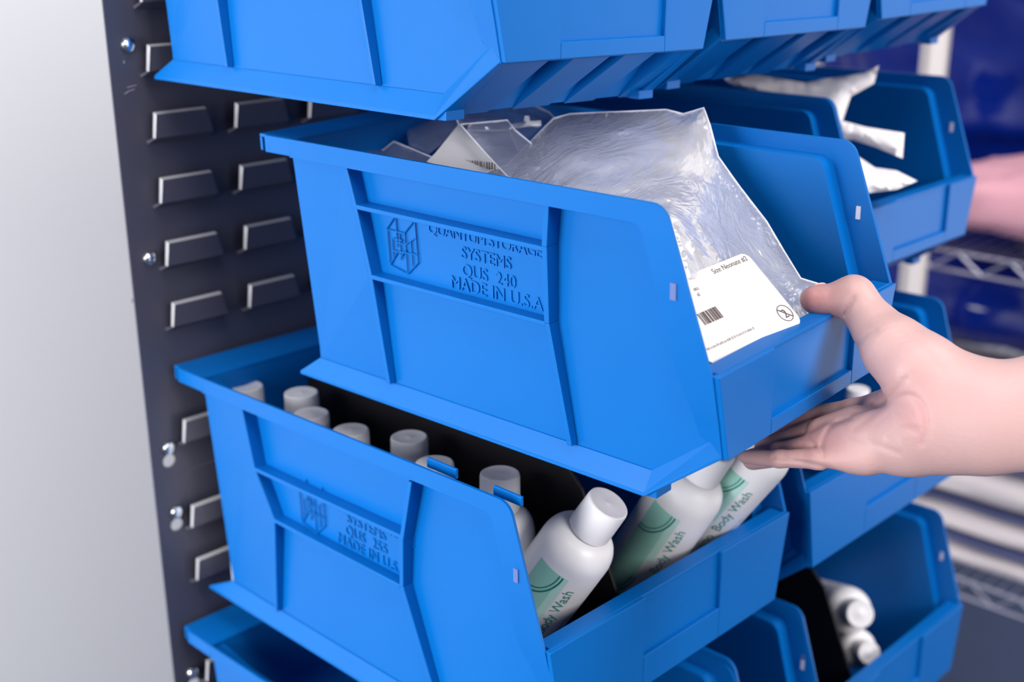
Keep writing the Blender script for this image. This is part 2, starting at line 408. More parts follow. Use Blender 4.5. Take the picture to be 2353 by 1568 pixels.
        for (d0, h0, d1, h1) in sp['hribs']:
            bm = bmesh.new(); t = 0.0032; x0 = 0.0085 * (1 - h0 / H) ** 1.2
            hexa(bm, [P(s, wx, d0, h0 - t), P(s, wx, d1, h1 - t), P(s, x0, d1, h1 - t), P(s, x0, d0, h0 - t),
                      P(s, wx, d0, h0), P(s, wx, d1, h1), P(s, x0, d1, h1), P(s, x0, d0, h0)])
            bevel(link('stiffening_rib', bm, BLUE, root), 0.0005, 2, 30)
        # rear column of the side wall, proud of the recessed panel
        rb = sp['vribs'][0]; bm = bmesh.new()
        pts = [(dr + 0.001, H - 0.004)] + [(d + 0.001, h) for d, h in rb] + [(dr + 0.001, rb[-1][1])]
        xs_ = [0.0008 + (wx - 0.0012) * (1 - h / H) ** 1.6 if h > 0.03 else wx - 0.0004 for d, h in pts]
        a = [bm.verts.new(P(s, x, *p)) for x, p in zip(xs_, pts)]; b = [bm.verts.new(P(s, wx, *p)) for p in pts]
        bm.faces.new(a); bm.faces.new(b[::-1])
        for k in range(len(pts)): bm.faces.new([a[k], a[(k + 1) % len(pts)], b[(k + 1) % len(pts)], b[k]])
        link('side_column', bm, BLUE, root)
    # scalloped grip under the rim band, on the left
    d0, n = sp['scal']; bm = bmesh.new()
    for k in range(5):
        c = d0 + k * n; pts = []
        for q in range(9):
            a = math.pi * (0.12 + 0.76 * q / 8); pts.append(P(-1, wx - 0.0006, c - n * 0.55 * math.cos(a), H - rm - 0.006 + 0.0042 * math.sin(a)))
        tube(bm, pts, 0.0007, 6)
    link('grip_scallop', bm, BLUE, root)
    # small bead near the sloping edge; colour imitates backdrop seen through a hole
    bm = bmesh.new(); sx = XS - 0.0014; d, h = sp['slot_bead']
    box(bm, sx - 0.0006, sx + 0.001, -d - 0.0025, -d + 0.0015, h - 0.005, h + 0.005)
    link('slot_bead', bm, SLOT, root); bm = bmesh.new()
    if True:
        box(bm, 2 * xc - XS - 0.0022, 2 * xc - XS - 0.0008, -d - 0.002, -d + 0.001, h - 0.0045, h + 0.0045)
    link('slot_bead', bm, SLOTP, root)
    if text:
        x = XS + wx - 0.0012
        bm = bmesh.new()
        for (s_, size, d, h, sp_) in text:
            text_into(bm, s_, size, lambda c, d=d, h=h: Vector((x - c.z, -(d + c.x), h + c.y)), extrude=0.0004, spacing=sp_, bevel_d=0.0)
        link('embossed_lettering', bm, BLUE, root)
        bm = bmesh.new(); (lx, lh, u) = sp['logo']
        # wire drawing of a rack of cubes
        f = lambda a, b: (x - 0.0004, -(lx + a * u), lh + b * u)
        lines = [((0, 2.6), (0.9, 3.6)), ((0.9, 3.6), (0.95, 1.6)), ((0, 2.6), (1.6, 2.6)), ((1.6, 2.6), (2.6, 3.6)), ((2.6, 3.6), (2.7, 0.9)),
                 ((0.1, 2.6), (0.15, 0.3)), ((0.15, 0.3), (0.9, 1.3)), ((0.15, 0.3), (1.7, 0.0)), ((1.7, 0.0), (2.7, 0.9)), ((1.65, 2.6), (1.7, 0.0)),
                 ((0.5, 2.1), (0.5, 0.8)), ((0.5, 2.1), (1.4, 2.1)), ((0.5, 1.3), (2.6, 1.4)), ((1.2, 2.5), (1.2, 0.8)), ((2.15, 2.2), (2.2, 0.6)),
                 ((1.65, 1.9), (2.65, 2.5)), ((1.2, 1.0), (1.6, 1.5)), ((0.95, 1.9), (1.65, 1.9))]
        for p, q in lines: tube(bm, [f(*p), f(*q)], 0.00055, 5)
        link('embossed_logo', bm, BLUE, root)
    return root

S240 = dict(W=0.2223, L=0.381, Lf=0.3306, Lr=0.3466, H=0.1885, hb=0.038, ht=0.0946, dr=0.0186, hook=0.0171,
            rec=(0.0545, 0.158), rech=0.0485, scal=(0.134, 0.0165), slot_bead=(0.3535, 0.1398), logo=(0.1035, 0.1035, 0.0112),
            vribs=[[(0.0745, 0.177), (0.0812, 0.1485), (0.0905, 0.098), (0.0985, 0.0165)], [(0.2575, 0.177), (0.2545, 0.1485), (0.2539, 0.098), (0.2683, 0.0165)]],
            hribs=[(0.0812, 0.1495, 0.2550, 0.1485), (0.0910, 0.0995, 0.2545, 0.0990)])
TX240 = [('QUANTUM STORAGE', 0.0112, 0.1445, 0.1368, 0.90), ('SYSTEMS', 0.0118, 0.1750, 0.1245, 0.98), ('QUS  240', 0.0120, 0.1750, 0.1125, 1.0), ('MADE IN U.S.A.', 0.0125, 0.1640, 0.1018, 1.0)]
S255 = dict(W=0.2855, L=0.4235, Lf=0.368, Lr=0.392, H=0.2140, hb=0.048, ht=0.122, dr=0.030, hook=0.0150, rise=0.005,
            rec=(0.0925, 0.1855), rech=0.074, scal=(0.134, 0.0185), slot_bead=(0.398, 0.169), logo=(0.142, 0.111, 0.0122),
            vribs=[[(0.083, 0.202), (0.0924, 0.150), (0.1133, 0.110), (0.1005, 0.0175)], [(0.2909, 0.202), (0.277, 0.150), (0.2735, 0.111), (0.306, 0.0175)]],
            hribs=[(0.0924, 0.151, 0.2790, 0.1545), (0.1133, 0.111, 0.2740, 0.1115)])
TX255 = [('QUANTUM STORAGE', 0.0120, 0.168, 0.1420, 0.98), ('SYSTEMS', 0.0120, 0.203, 0.1350, 1.0), ('QUS  255', 0.0120, 0.200, 0.1240, 1.05), ('MADE IN U.S.A.', 0.0120, 0.190, 0.1135, 1.05)]

G = 'blue hopper bins on the louvered rack'
Y0 = -0.0128
def rot_M(r):
    th = math.sqrt(sum(c * c for c in r)); return Matrix.Rotation(th, 4, Vector(r).normalized())
# the 240 bin pulled out by the hand
pulled = make_bin(S240, 'blue hopper bin pulled forward and held by the hand, full of clear bags', TX240, G)
POSE = Matrix.Translation((0.02151356, -0.15881604, 0.02585069)) @ rot_M((0.00916417, -0.03292195, 0.04749813))
pulled.matrix_world = POSE
def place240(x, z, label, roll=0.0, yaw=0.0, dy=0.0, sx=1.0):
    b = copy_tree(pulled); b['label'] = label; b.matrix_world = Matrix.Translation((x, Y0 + dy, z)) @ Matrix.Rotation(roll, 4, 'Y') @ Matrix.Rotation(yaw, 4, 'Z') @ Matrix.Diagonal((sx, 1, 1, 1))
    return b
place240(0.0030, 0.2440, 'blue hopper bin at the left end of the top row, above the pulled-out bin', roll=0.028)
place240(0.2258, 0.2425, 'blue hopper bin in the middle of the top row, its underside showing', roll=0.012)
place240(0.4485, 0.2450, 'blue hopper bin at the right end of the top row, against the dark blue bale', roll=-0.012)
place240(0.2590, 0.0265, 'blue hopper bin hanging between the pulled-out bin and the bin of packets', sx=0.905)
place240(0.4578, 0.0262, 'blue hopper bin holding crumpled white packets, right end of the second row')
b255 = make_bin(S255, 'large blue hopper bin full of body wash bottles, below the pulled-out bin', TX255, G)
b255.location = (0.0075, -0.0165, -0.2140)
def place255(x, z, label, tilt=0.0, sx=1.0):
    b = copy_tree(b255); b['label'] = label; b.matrix_world = Matrix.Translation((x, -0.0165, z)) @ Matrix.Rotation(tilt, 4, 'X') @ Matrix.Diagonal((sx, 1, 1, 1)); return b
place255(0.3230, -0.2075, 'large blue hopper bin partly hidden behind the hand, right of the bottle bin')
place255(-0.0080, -0.2507 - 0.2140, 'large blue hopper bin at the lower left corner, cut by the bottom edge')
SN = dict(S255); SN['W'] = 0.106; SN['rec'] = (0.022, 0.070)
bn = make_bin(SN, 'narrow blue hopper bin squeezed between two bottom row bins, left of the black divider', TX255, G)
bn.location = (0.2795, -0.0165, -0.2450 - 0.2140)
place255(0.3860, -0.2400 - 0.2140, 'large blue hopper bin at the lower right with a black divider and white bottle', sx=0.962)

# clips on the inner rim of the bottle bin belong to it
bm = bmesh.new(); box(bm, 0.0035, 0.006, -0.330, -0.300, 0.212, 0.2195); bevel(link('rim_clip', bm, BLUE, b255), 0.0006)
bm = bmesh.new(); box(bm, 0.0035, 0.006, -0.392, -0.366, 0.212, 0.2190); bevel(link('rim_clip', bm, BLUE, b255), 0.0006)

# ------------------------------------------------------------------ black dividers
def divider(x, y0, z0, label, sp, dtop, d0, d1, d2):
    bm = bmesh.new()
    prof = [(d0, 0.006), (d1, 0.006), (d2, 0.060), (d2 - 0.006, sp['ht'] - 0.012), (d2 - 0.042, dtop - 0.014), (d2 - 0.056, dtop), (d0, dtop)]
    prism(bm, [(0, -d, h) for d, h in prof], (0.003, 0, 0))
    o = link('bin_divider', bm, BLACKP); bevel(o, 0.0008); o.location = (x, y0, z0)
    return tag(o, label, 'divider', 'black plastic bin dividers')
divider(0.104, -0.0165, -0.2140, 'black plastic divider behind the white bottles in the large middle bin', S255, 0.198, 0.036, 0.350, 0.405)
divider(0.470, -0.0165, -0.4540, 'black plastic divider standing in the lower right blue bin', S255, 0.206, 0.036, 0.350, 0.405)

# ------------------------------------------------------------------ body wash bottles
BR, BH = 0.0258, 0.1925
def bottle_mesh():
    root = empty('body_wash_bottle')
    bm = bmesh.new()
    prof = [(0, 0), (BR - 0.003, 0), (BR - 0.0008, 0.0012), (BR, 0.004), (BR, 0.144)]
    for k in range(1, 9):
        a = k / 8 * math.pi / 2; prof.append((0.0125 + (BR - 0.0125) * math.cos(a) ** 0.9, 0.144 + 0.0195 * math.sin(a)))
    prof += [(0.0125, 0.1675), (0, 0.1675)]
    lathe(bm, prof, 48); link('bottle_body', bm, WHITEP, root, smooth=35)
    bm = bmesh.new()
    lathe(bm, [(0, 0.165), (0.0150, 0.165), (0.0150, 0.167), (0.0146, 0.190), (0.0142, 0.1918), (0.0132, 0.1924), (0.0030, 0.1916), (0.0012, 0.1922), (0, 0.1924)], 48)
    link('cap', bm, CAPM, root, smooth=35)
    return root
def wrap(s, t, off, phi, r=BR):
    a = phi + s / r; return Vector(((r + off) * math.cos(a), (r + off) * math.sin(a), t))
def bottle_label(root, phi):
    """printed label: s runs to the reader's right around the bottle, t up the axis"""
    def patch(bm, poly_fn, s0, s1, t0, t1, off, ns=14, nt_=14):
        g = {}
        for i in range(ns + 1):
            for j in range(nt_ + 1):
                s = s0 + (s1 - s0) * i / ns; t = t0 + (t1 - t0) * j / nt_
                s, t = poly_fn(s, t); g[i, j] = bm.verts.new(wrap(s, t, off, phi))
        for i in range(ns):
            for j in range(nt_): bm.faces.new([g[i, j], g[i + 1, j], g[i + 1, j + 1], g[i, j + 1]])
    def strip(bm, pts, wd, off):
        n = len(pts); a = []; b = []
        for i, (s, t) in enumerate(pts):
            s1, t1 = pts[min(i + 1, n - 1)]; s0, t0 = pts[max(i - 1, 0)]
            dx, dy = s1 - s0, t1 - t0; l = math.hypot(dx, dy); nx, ny = -dy / l * wd / 2, dx / l * wd / 2
            a.append(bm.verts.new(wrap(s + nx, t + ny, off, phi))); b.append(bm.verts.new(wrap(s - nx, t - ny, off, phi)))
        for i in range(n - 1): bm.faces.new([a[i], a[i + 1], b[i + 1], b[i]])
    idt = lambda s, t: (s, t)
    lab = empty('printed_label'); lab.parent = root
    bm = bmesh.new(); patch(bm, idt, -0.030, -0.011, 0.012, 0.138, 0.00012); link('green_band', bm, MINT, lab, recalc=False)
    bm = bmesh.new(); patch(bm, idt, -0.011, -0.0055, 0.090, 0.138, 0.00012); link('pale_green_band', bm, PMINT, lab, recalc=False)
    for c, r, wd in (((-0.030, 0.136), 0.0205, 0.0011), ((-0.030, 0.136), 0.0180, 0.0007), ((-0.030, 0.070), 0.0205, 0.0009), ((-0.030, 0.070), 0.0180, 0.0007)):
        bm = bmesh.new(); strip(bm, [(c[0] + r * math.sin(a), c[1] - r * 1.25 * math.cos(a)) for a in [i / 14 * math.pi * 0.52 for i in range(15)]], wd, 0.0003)
        link('dark_arc', bm, DTEAL, lab, recalc=False)
    bm = bmesh.new()
    strip(bm, [(0.0065 + 0.010 * (k / 12) ** 1.0, 0.085 + 0.020 * (k / 12) ** 1.6 - 0.012 * (1 - k / 12)) for k in range(13)], 0.0004, 0.0003)
    strip(bm, [(0.0058 + 0.009 * (k / 12) ** 2, 0.060 + 0.028 * (k / 12)) for k in range(13)], 0.0005, 0.0003)
    n0 = len(bm.verts); text_into(bm, 'Shampoo  Body Wash', 0.0104, lambda c: Vector(c), spacing=0.97)
    bm.verts.ensure_lookup_table(); xm = max(v.co.x for v in bm.verts[n0:])
    for v in bm.verts[n0:]: v.co = wrap(0.0030 - v.co.y, 0.129 - xm + v.co.x, 0.0003, phi)
    link('lettering', bm, TEAL, lab, recalc=False)
    bm = bmesh.new()
    for k in range(6):
        strip(bm, [(0.0120, 0.060 + k * 0.0075), (0.0165, 0.060 + k * 0.0075)], 0.0006, 0.0003)
    link('small_print', bm, PALEINK, lab, recalc=False)
    return lab
proto = bottle_mesh()
GB = 'white bottles standing in the bottle bin'
standing = [((0.0405, 0.051), 'white capped bottle in the rear corner of the bottle bin, cap against bare blue'),
            ((0.064, 0.098), 'white capped bottle, the rearmost one in front of the black divider'),
            ((0.0405, 0.143), 'white capped bottle, low by the rim, just in front of the rearmost divider bottle'),
            ((0.0405, 0.194), 'white capped bottle fourth from the rear, only half its cap above the rim'),
            ((0.063, 0.238), 'white capped bottle whose grey cap top stands tall in the middle of the row'),
            ((0.043, 0.289), 'white capped bottle hiding behind the rear blue rim clip'),
            ((0.063, 0.337), 'white capped bottle last in the upright row, just before the leaning bottles')]
for i, ((x, d), lab) in enumerate(standing):
    b = proto if i == 0 else copy_tree(proto)
    b.location = (x, -d, -0.2095); tag(b, lab, 'bottle', GB)
def leaning(top, base, phi, label, grp='leaning body wash bottles'):
    b = copy_tree(proto); top, base = Vector(top), Vector(base); ax = (top - base).normalized()
    base = top - ax * 0.1924
    q = ax.to_track_quat('Z', 'Y').to_matrix().to_4x4()
    b.matrix_world = Matrix.Translation(base) @ q @ Matrix.Diagonal((1.06, 1.06, 1, 1))
    tag(b, label, 'bottle', grp)
    # angle on the bottle that faces the camera
    v = q.to_3x3().inverted() @ (Vector(CAM) - (base + ax * 0.10)); a0 = math.atan2(v.y, v.x)
    bottle_label(b, a0 + phi)
    return b
def leaning_along(top, ax, phi, label):
    top, ax = Vector(top), Vector(ax).normalized(); leaning(top, top - ax * 0.19, phi, label)
leaning_along(atz(1399, 1156, -0.019), (0.15, -0.50, 0.853), 0.58, 'white body wash bottle leaning in front, its whole round cap showing below the pulled-out bin')
leaning_along(atz(1648, 1030, -0.010), (0.11, -0.46, 0.88), 0.50, 'white body wash bottle in the middle of the three leaning ones, cap hidden above')
leaning_along((0.243, -0.465, 0.012), (0.10, -0.55, 0.83), 0.62, 'white body wash bottle furthest right of the three leaning ones, under the fingers')
b = copy_tree(proto); p = atz(1972, 892, -0.062); b.matrix_world = Matrix.Translation((p[0], p[1], p[2] - 0.1924 * 0.74)) @ Matrix.Scale(0.74, 4)
tag(b, 'white bottle top glimpsed between the palm and the lip of the pulled-out bin', 'bottle')
# bottles lying in the lower right bin
def lying(px, py, dist, ax, s, label):
    b = copy_tree(proto); top = Vector(at(px, py, dist)); ax = Vector(ax).normalized()
    q = ax.to_track_quat('Z', 'Y').to_matrix().to_4x4()
    b.matrix_world = Matrix.Translation(top - ax * 0.1924 * s) @ q @ Matrix.Scale(s, 4)
    return tag(b, label, 'bottle', 'small bottles lying in the lower right bin')
lying(1977, 1412, 1.255, (-0.58, -0.60, 0.40), 0.97, 'small white bottle with its bright round cap towards us in the lower right bin')
lying(1998, 1502, 1.262, (-0.52, -0.62, 0.36), 0.80, 'small white bottle below the other one in the lower right bin')

# ------------------------------------------------------------------ pillows of film, cloth and paper
def pillow(name, outline, thick, m, parent=None, seed=1, step=9, crump=0.003, fscale=30.0, back=True, smooth=40, puff=1.0, sub=0, ridge=0.0, seam=False):
    """closed packet: outline is a list of (px, py, dist); edge is thin, the middle puffs up both ways"""
    rnd = random.Random(seed); n = len(outline)
    P2 = [Vector((a, b)) for a, b, _ in outline]; D = [c for *_, c in outline]
    pts = []; dd = []
    for i in range(n):
        a, b = P2[i], P2[(i + 1) % n]; k = max(1, int((b - a).length / (step * 1.5)))
        for j in range(k):
            t = j / k; pts.append(a.lerp(b, t)); dd.append(D[i] * (1 - t) + D[(i + 1) % n] * t)
    nb = len(pts); ed = [(i, (i + 1) % nb) for i in range(nb)]
    def inside(p):
        c = False
        for i in range(nb):
            a, b = pts[i], pts[(i + 1) % nb]
            if (a.y > p.y) != (b.y > p.y) and p.x < (b.x - a.x) * (p.y - a.y) / (b.y - a.y) + a.x: c = not c
        return c
    def edged(p):
        m_ = 1e9
        for i in range(nb):
            a, b = pts[i], pts[(i + 1) % nb]; ab = b - a; t = max(0, min(1, (p - a).dot(ab) / max(ab.length_squared, 1e-9)))
            m_ = min(m_, (a + ab * t - p).length)
        return m_
    x0, x1 = min(p.x for p in P2), max(p.x for p in P2); y0, y1 = min(p.y for p in P2), max(p.y for p in P2)
    inner = []
    y = y0
    while y < y1:
        x = x0
        while x < x1:
            p = Vector((x + rnd.uniform(-.4, .4) * step, y + rnd.uniform(-.4, .4) * step))
            if inside(p):
                e = edged(p)
                if e > step * 0.6: inner.append((p, e))
            x += step
        y += step
    al = [p for p in pts] + [p for p, _ in inner]
    vo, eo, fo, ov, *_ = geometry.delaunay_2d_cdt(al, ed, [], 1, 1e-5)
    # depth by inverse distance weighting of the outline
    Pn = np.array([[p.x, p.y] for p in pts]); Dn = np.array(dd)
    bm = bmesh.new(); fr = []; bk = []
    rmax = max([e for _, e in inner] + [1])
    for v in vo:
        q = np.array([v.x, v.y]); ds = np.hypot(*(Pn - q).T) + 1e-3; wts = 1 / ds ** 2
        d = float((wts * Dn).sum() / wts.sum()); e = float(ds.min()); e = 0 if e < 0.6 else e
        pr = math.sqrt(min(1, e / min(rmax, 90))) if e > 0 else 0
        w3 = Vector(at(v.x, v.y, d))
        cr = noise.noise(w3 * fscale + Vector((seed, 0, 0))) + 0.6 * abs(noise.noise(w3 * fscale * 2.3 + Vector((0, seed, 0))))
        cr2 = noise.noise(w3 * fscale + Vector((seed + 9, 5, 0))) + 0.6 * abs(noise.noise(w3 * fscale * 2.1))
        rg = sum((1 - 2 * abs(noise.noise(Vector((w3.x * fx_, w3.y * fy_, w3.z * fz_)) + Vector((seed, q_, 0))))) ** 3 * a_ for fx_, fy_, fz_, q_, a_ in ((26, 12, 9, 1, 1.0), (11, 30, 16, 5, 0.7), (40, 22, 34, 9, 0.4))) if ridge else 0
        cr -= rg * ridge / max(crump, 1e-6)
        off = pr * thick * 0.5 * puff
        amp = crump * (0.25 + 0.75 * min(1, e / 30))
        fr.append(bm.verts.new(at(v.x, v.y, d - off + cr * amp)))
        bk.append(fr[-1] if e == 0 else bm.verts.new(at(v.x, v.y, d + off + 0.0006 + cr2 * amp * 0.5)))
    for f in fo:
        if not inside(sum((vo[i] for i in f), Vector((0, 0))) / len(f)): continue
        try:
            ff = bm.faces.new([fr[i] for i in f]); ff.normal_update()
            flip = ff.normal.dot(Vector(CAM) - ff.calc_center_median()) < 0
            if flip: ff.normal_flip()
            if back and any(bk[i] is not fr[i] for i in f):
                fb = bm.faces.new([bk[i] for i in f]); fb.normal_update()
                if fb.normal.dot(Vector(CAM) - fb.calc_center_median()) > 0: fb.normal_flip()
        except ValueError: pass
    for v in [v for v in bm.verts if not v.link_faces]: bm.verts.remove(v)
    o = link(name, bm, m, parent, smooth=smooth, recalc=False)
    if seam:
        bm = bmesh.new(); q = [Vector(at(p.x, p.y, d - 0.0004)) for p, d in zip(pts, dd)]; tube(bm, q + [q[0]], 0.00055, 5); link('sealed_edge', bm, SEAMM, o, smooth=True)
    if sub:
        s_ = o.modifiers.new('s', 'SUBSURF'); s_.levels = sub; s_.render_levels = sub
    return o

# printed card in the front bag ------------------------------------------------
c_bl, c_br, c_tr = Vector(at(1644, 838, .727)), Vector(at(1846, 741, .782)), Vector(at(1727, 574, .803))
u = (c_br - c_bl).normalized(); wv = (c_tr - c_br); wv = (wv - u * wv.dot(u)); hgt = wv.length; wv.normalize(); nrm = u.cross(wv)
cardM = Matrix((( u.x, wv.x, nrm.x, c_bl.x), (u.y, wv.y, nrm.y, c_bl.y), (u.z, wv.z, nrm.z, c_bl.z), (0, 0, 0, 1)))
cl = (c_br - c_bl).length
card = empty('paper_insert'); card.matrix_world = cardM
tag(card, 'white printed card with barcode against the bag at the front lip of the pulled-out bin', 'card')
rd = 0.006; poly = []
x0c, x1c, y0c, y1c = -0.003, cl, 0.0, hgt
for cx_, cy_, a0 in ((x1c - rd, y1c - rd, 0), (x0c + rd, y1c - rd, 90), (x0c + rd, y0c + rd, 180), (x1c - rd, y0c + rd, 270)):
    for k in range(7):
        a = math.radians(a0 + 15 * k); poly.append((cx_ + rd * math.cos(a), cy_ + rd * math.sin(a), 0))
bm = bmesh.new(); prism(bm, poly, (0, 0, -0.0012)); link('card_sheet', bm, PAPER, card)
bm = bmesh.new()
text_into(bm, 'Size Neonate #2', 0.0052, lambda c: Vector((cl - 0.0385 + c.x, hgt - 0.0058 + c.y, 0.0002)))
text_into(bm, 'etc', 0.004, lambda c: Vector((0.0255 + c.x, hgt - 0.0115 + c.y, 0.0002)))
text_into(bm, 'al', 0.004, lambda c: Vector((0.0250 + c.x, hgt - 0.0155 + c.y, 0.0002)))
link('dark_print', bm, GREYINK, card, recalc=False)
bm = bmesh.new(); rb = random.Random(4); xx = 0.014
while xx < 0.031:
    wd = rb.choice([0.0005, 0.0008, 0.0012]); box(bm, xx, xx + wd, 0.0245, 0.0330, 0.0001, 0.0003); xx += wd + rb.choice([0.0004, 0.0006, 0.0009])
link('barcode', bm, GREYINK, card, recalc=False)
bm = bmesh.new(); ccx, ccy = cl - 0.0085, 0.0105
for k in range(28):
    a, b = 2 * math.pi * k / 28, 2 * math.pi * (k + 1) / 28
    v = [bm.verts.new((ccx + r * math.cos(q), ccy + r * math.sin(q), 0.0003)) for r, q in ((0.0062, a), (0.0062, b), (0.0057, b), (0.0057, a))]
    bm.faces.new(v)
text_into(bm, '2', 0.009, lambda c: Vector((ccx - 0.0026 + c.x, ccy - 0.0033 + c.y, 0.0003)))
box(bm, -0.0058, 0.0058, -0.0003, 0.0003, 0.0002, 0.0004, Matrix.Translation((ccx, ccy, 0)) @ Matrix.Rotation(-0.75, 4, 'Z'))
link('single_use_symbol', bm, GREYINK, card, recalc=False)
bm = bmesh.new()
xx = 0.002; rb = random.Random(2)
while xx < 0.048:
    wd = rb.uniform(0.0006, 0.0016); box(bm, xx, xx + wd, 0.0095, 0.0095 + rb.uniform(0.0010, 0.0018), 0.0001, 0.0003); xx += wd + rb.uniform(0.0003, 0.0012)
link('fine_print', bm, PALEINK, card, recalc=False)

# packs and bags in the pulled-out bin -----------------------------------------
tag(pillow('white_pack', [(1170, 402, .885), (1290, 345, .925), (1420, 318, .92), (1540, 305, .905), (1610, 350, .885), (1640, 440, .87), (1655, 560, .845), (1650, 700, .80), (1620, 780, .765), (1575, 640, .775), (1530, 520, .79), (1380, 470, .83), (1230, 440, .87)],
    0.014, CLOTHW, seed=3, step=11, crump=0.003, fscale=26), 'soft white pack inside the large clear bag of the pulled-out bin', 'pack')
tag(pillow('clear_bag', [(1100, 402, .875), (1165, 380, .885), (1272, 272, .94), (1310, 262, .945), (1530, 252, .915), (1570, 262, .91), (1617, 248, .895), (1632, 290, .885), (1650, 360, .88), (1700, 430, .875), (1762, 510, .87), (1800, 575, .865), (1840, 640, .85), (1905, 660, .85), (1885, 715, .84), (1870, 765, .815), (1760, 815, .797), (1650, 850, .765), (1612, 760, .757), (1540, 500, .765), (1300, 450, .815), (1180, 425, .85)],
    0.030, FILMW, seed=5, step=9, crump=0.004, fscale=40, smooth=18, ridge=0.0028, seam=True), 'large crumpled clear plastic bag bulging out at the front of the pulled-out bin', 'plastic bag')
pk = tag(pillow('paper_insert', [(1000, 352, .905), (1052, 288, .935), (1062, 290, .935), (1160, 402, .87), (1130, 420, .865), (980, 372, .90)], 0.002, PAPER, seed=8, step=14, crump=0.0006, smooth=30),
    'pointed white card with barcode standing by the left rim of the pulled-out bin', 'card')
bm = bmesh.new(); rb = random.Random(9)
for k in range(15):
    x = 1056 + k * 5.6 + rb.uniform(-1, 1); wd = rb.choice([1.6, 2.6, 3.4]); y = 366 + (x - 1056) * 0.10; d = .896 - (x - 1056) * 0.00022
    v = [bm.verts.new(at(a, b, d)) for a, b in ((x, y), (x + wd, y), (x + wd + 2, y + 36), (x + 2, y + 36))]; bm.faces.new(v)
link('barcode', bm, GREYINK, pk, recalc=False)
tag(pillow('clear_bag', [(1058, 286, .915), (1166, 276, .93), (1185, 300, .92), (1240, 345, .90), (1262, 420, .85), (1200, 425, .845), (1165, 405, .855), (1110, 345, .89)],
    0.006, FILMH, seed=12, step=10, crump=0.002, smooth=25, ridge=0.0015, seam=True), 'hazy plastic bag flap folded over the pointed card', 'plastic bag')
tag(pillow('clear_bag', [(1045, 262, .96), (1090, 240, .975), (1215, 236, .985), (1262, 258, .98), (1285, 284, .96), (1270, 330, .93), (1190, 345, .91), (1170, 300, .93), (1060, 300, .94)],
    0.020, FILM, seed=14, step=9, crump=0.003, smooth=22, ridge=0.004, seam=True), 'shiny clear bag tucked deep in the pulled-out bin under the top row', 'plastic bag')
tag(pillow('white_syringe_part', [(1168, 286, .938), (1203, 281, .942), (1206, 266, .945), (1216, 266, .945), (1218, 278, .943), (1243, 277, .942), (1244, 289, .938), (1218, 291, .937), (1170, 297, .934)], 0.004, WHITEP, seed=15, step=6, crump=0.0),
    'small white cross-shaped plastic part inside the shiny clear bag', 'plastic part')
tag(pillow('clear_bag', [(760, 322, .975), (800, 318, .98), (880, 345, .965), (905, 325, .97), (990, 360, .92), (1075, 400, .885), (1130, 425, .87), (1000, 405, .895), (860, 365, .945)],
    0.010, FILMH, seed=17, step=10, crump=0.002, smooth=25, ridge=0.002, seam=True), 'greyish plastic packaging lying low along the left rim of the pulled-out bin', 'plastic bag')
tag(pillow('clear_bag', [(932, 292, .99), (975, 275, 1.0), (1040, 268, .99), (1060, 285, .96), (1010, 335, .93), (985, 355, .93), (940, 335, .96)],
    0.014, FILM, seed=21, step=8, crump=0.003, smooth=20, ridge=0.004), 'small shiny clear bag standing at the rear left in the pulled-out bin', 'plastic bag')

# white packets in the second-row right bin ---------------------------------------
tag(pillow('white_packet', [(1660, 176, 1.20), (1740, 172, 1.20), (1850, 190, 1.17), (1900, 180, 1.17), (1985, 168, 1.17), (2020, 150, 1.17), (2008, 192, 1.16), (1955, 222, 1.15), (1932, 290, 1.14), (1890, 330, 1.15), (1800, 260, 1.18), (1700, 215, 1.20)],
    0.05, CLOTHW, seed=31, step=12, crump=0.008, fscale=20), 'crumpled white packet on top of the second-row right bin, below the top row', 'packet')
tag(pillow('white_packet', [(1915, 272, 1.13), (1990, 292, 1.12), (2078, 306, 1.12), (2074, 364, 1.11), (2010, 338, 1.12), (1960, 322, 1.13), (1900, 330, 1.14)],
    0.018, CLOTHW, seed=33, step=10, crump=0.002, fscale=20), 'flat white packet sticking out square-ended in the second-row right bin', 'packet')
tag(pillow('white_packet', [(1935, 340, 1.12), (1975, 362, 1.12), (2010, 385, 1.10), (2060, 392, 1.09), (2108, 416, 1.08), (2060, 436, 1.07), (1985, 445, 1.07), (1920, 440, 1.09)],
    0.03, CLOTHW, seed=35, step=10, crump=0.005, fscale=30), 'lumpy white packet lying at the bottom of the second-row right bin', 'packet')

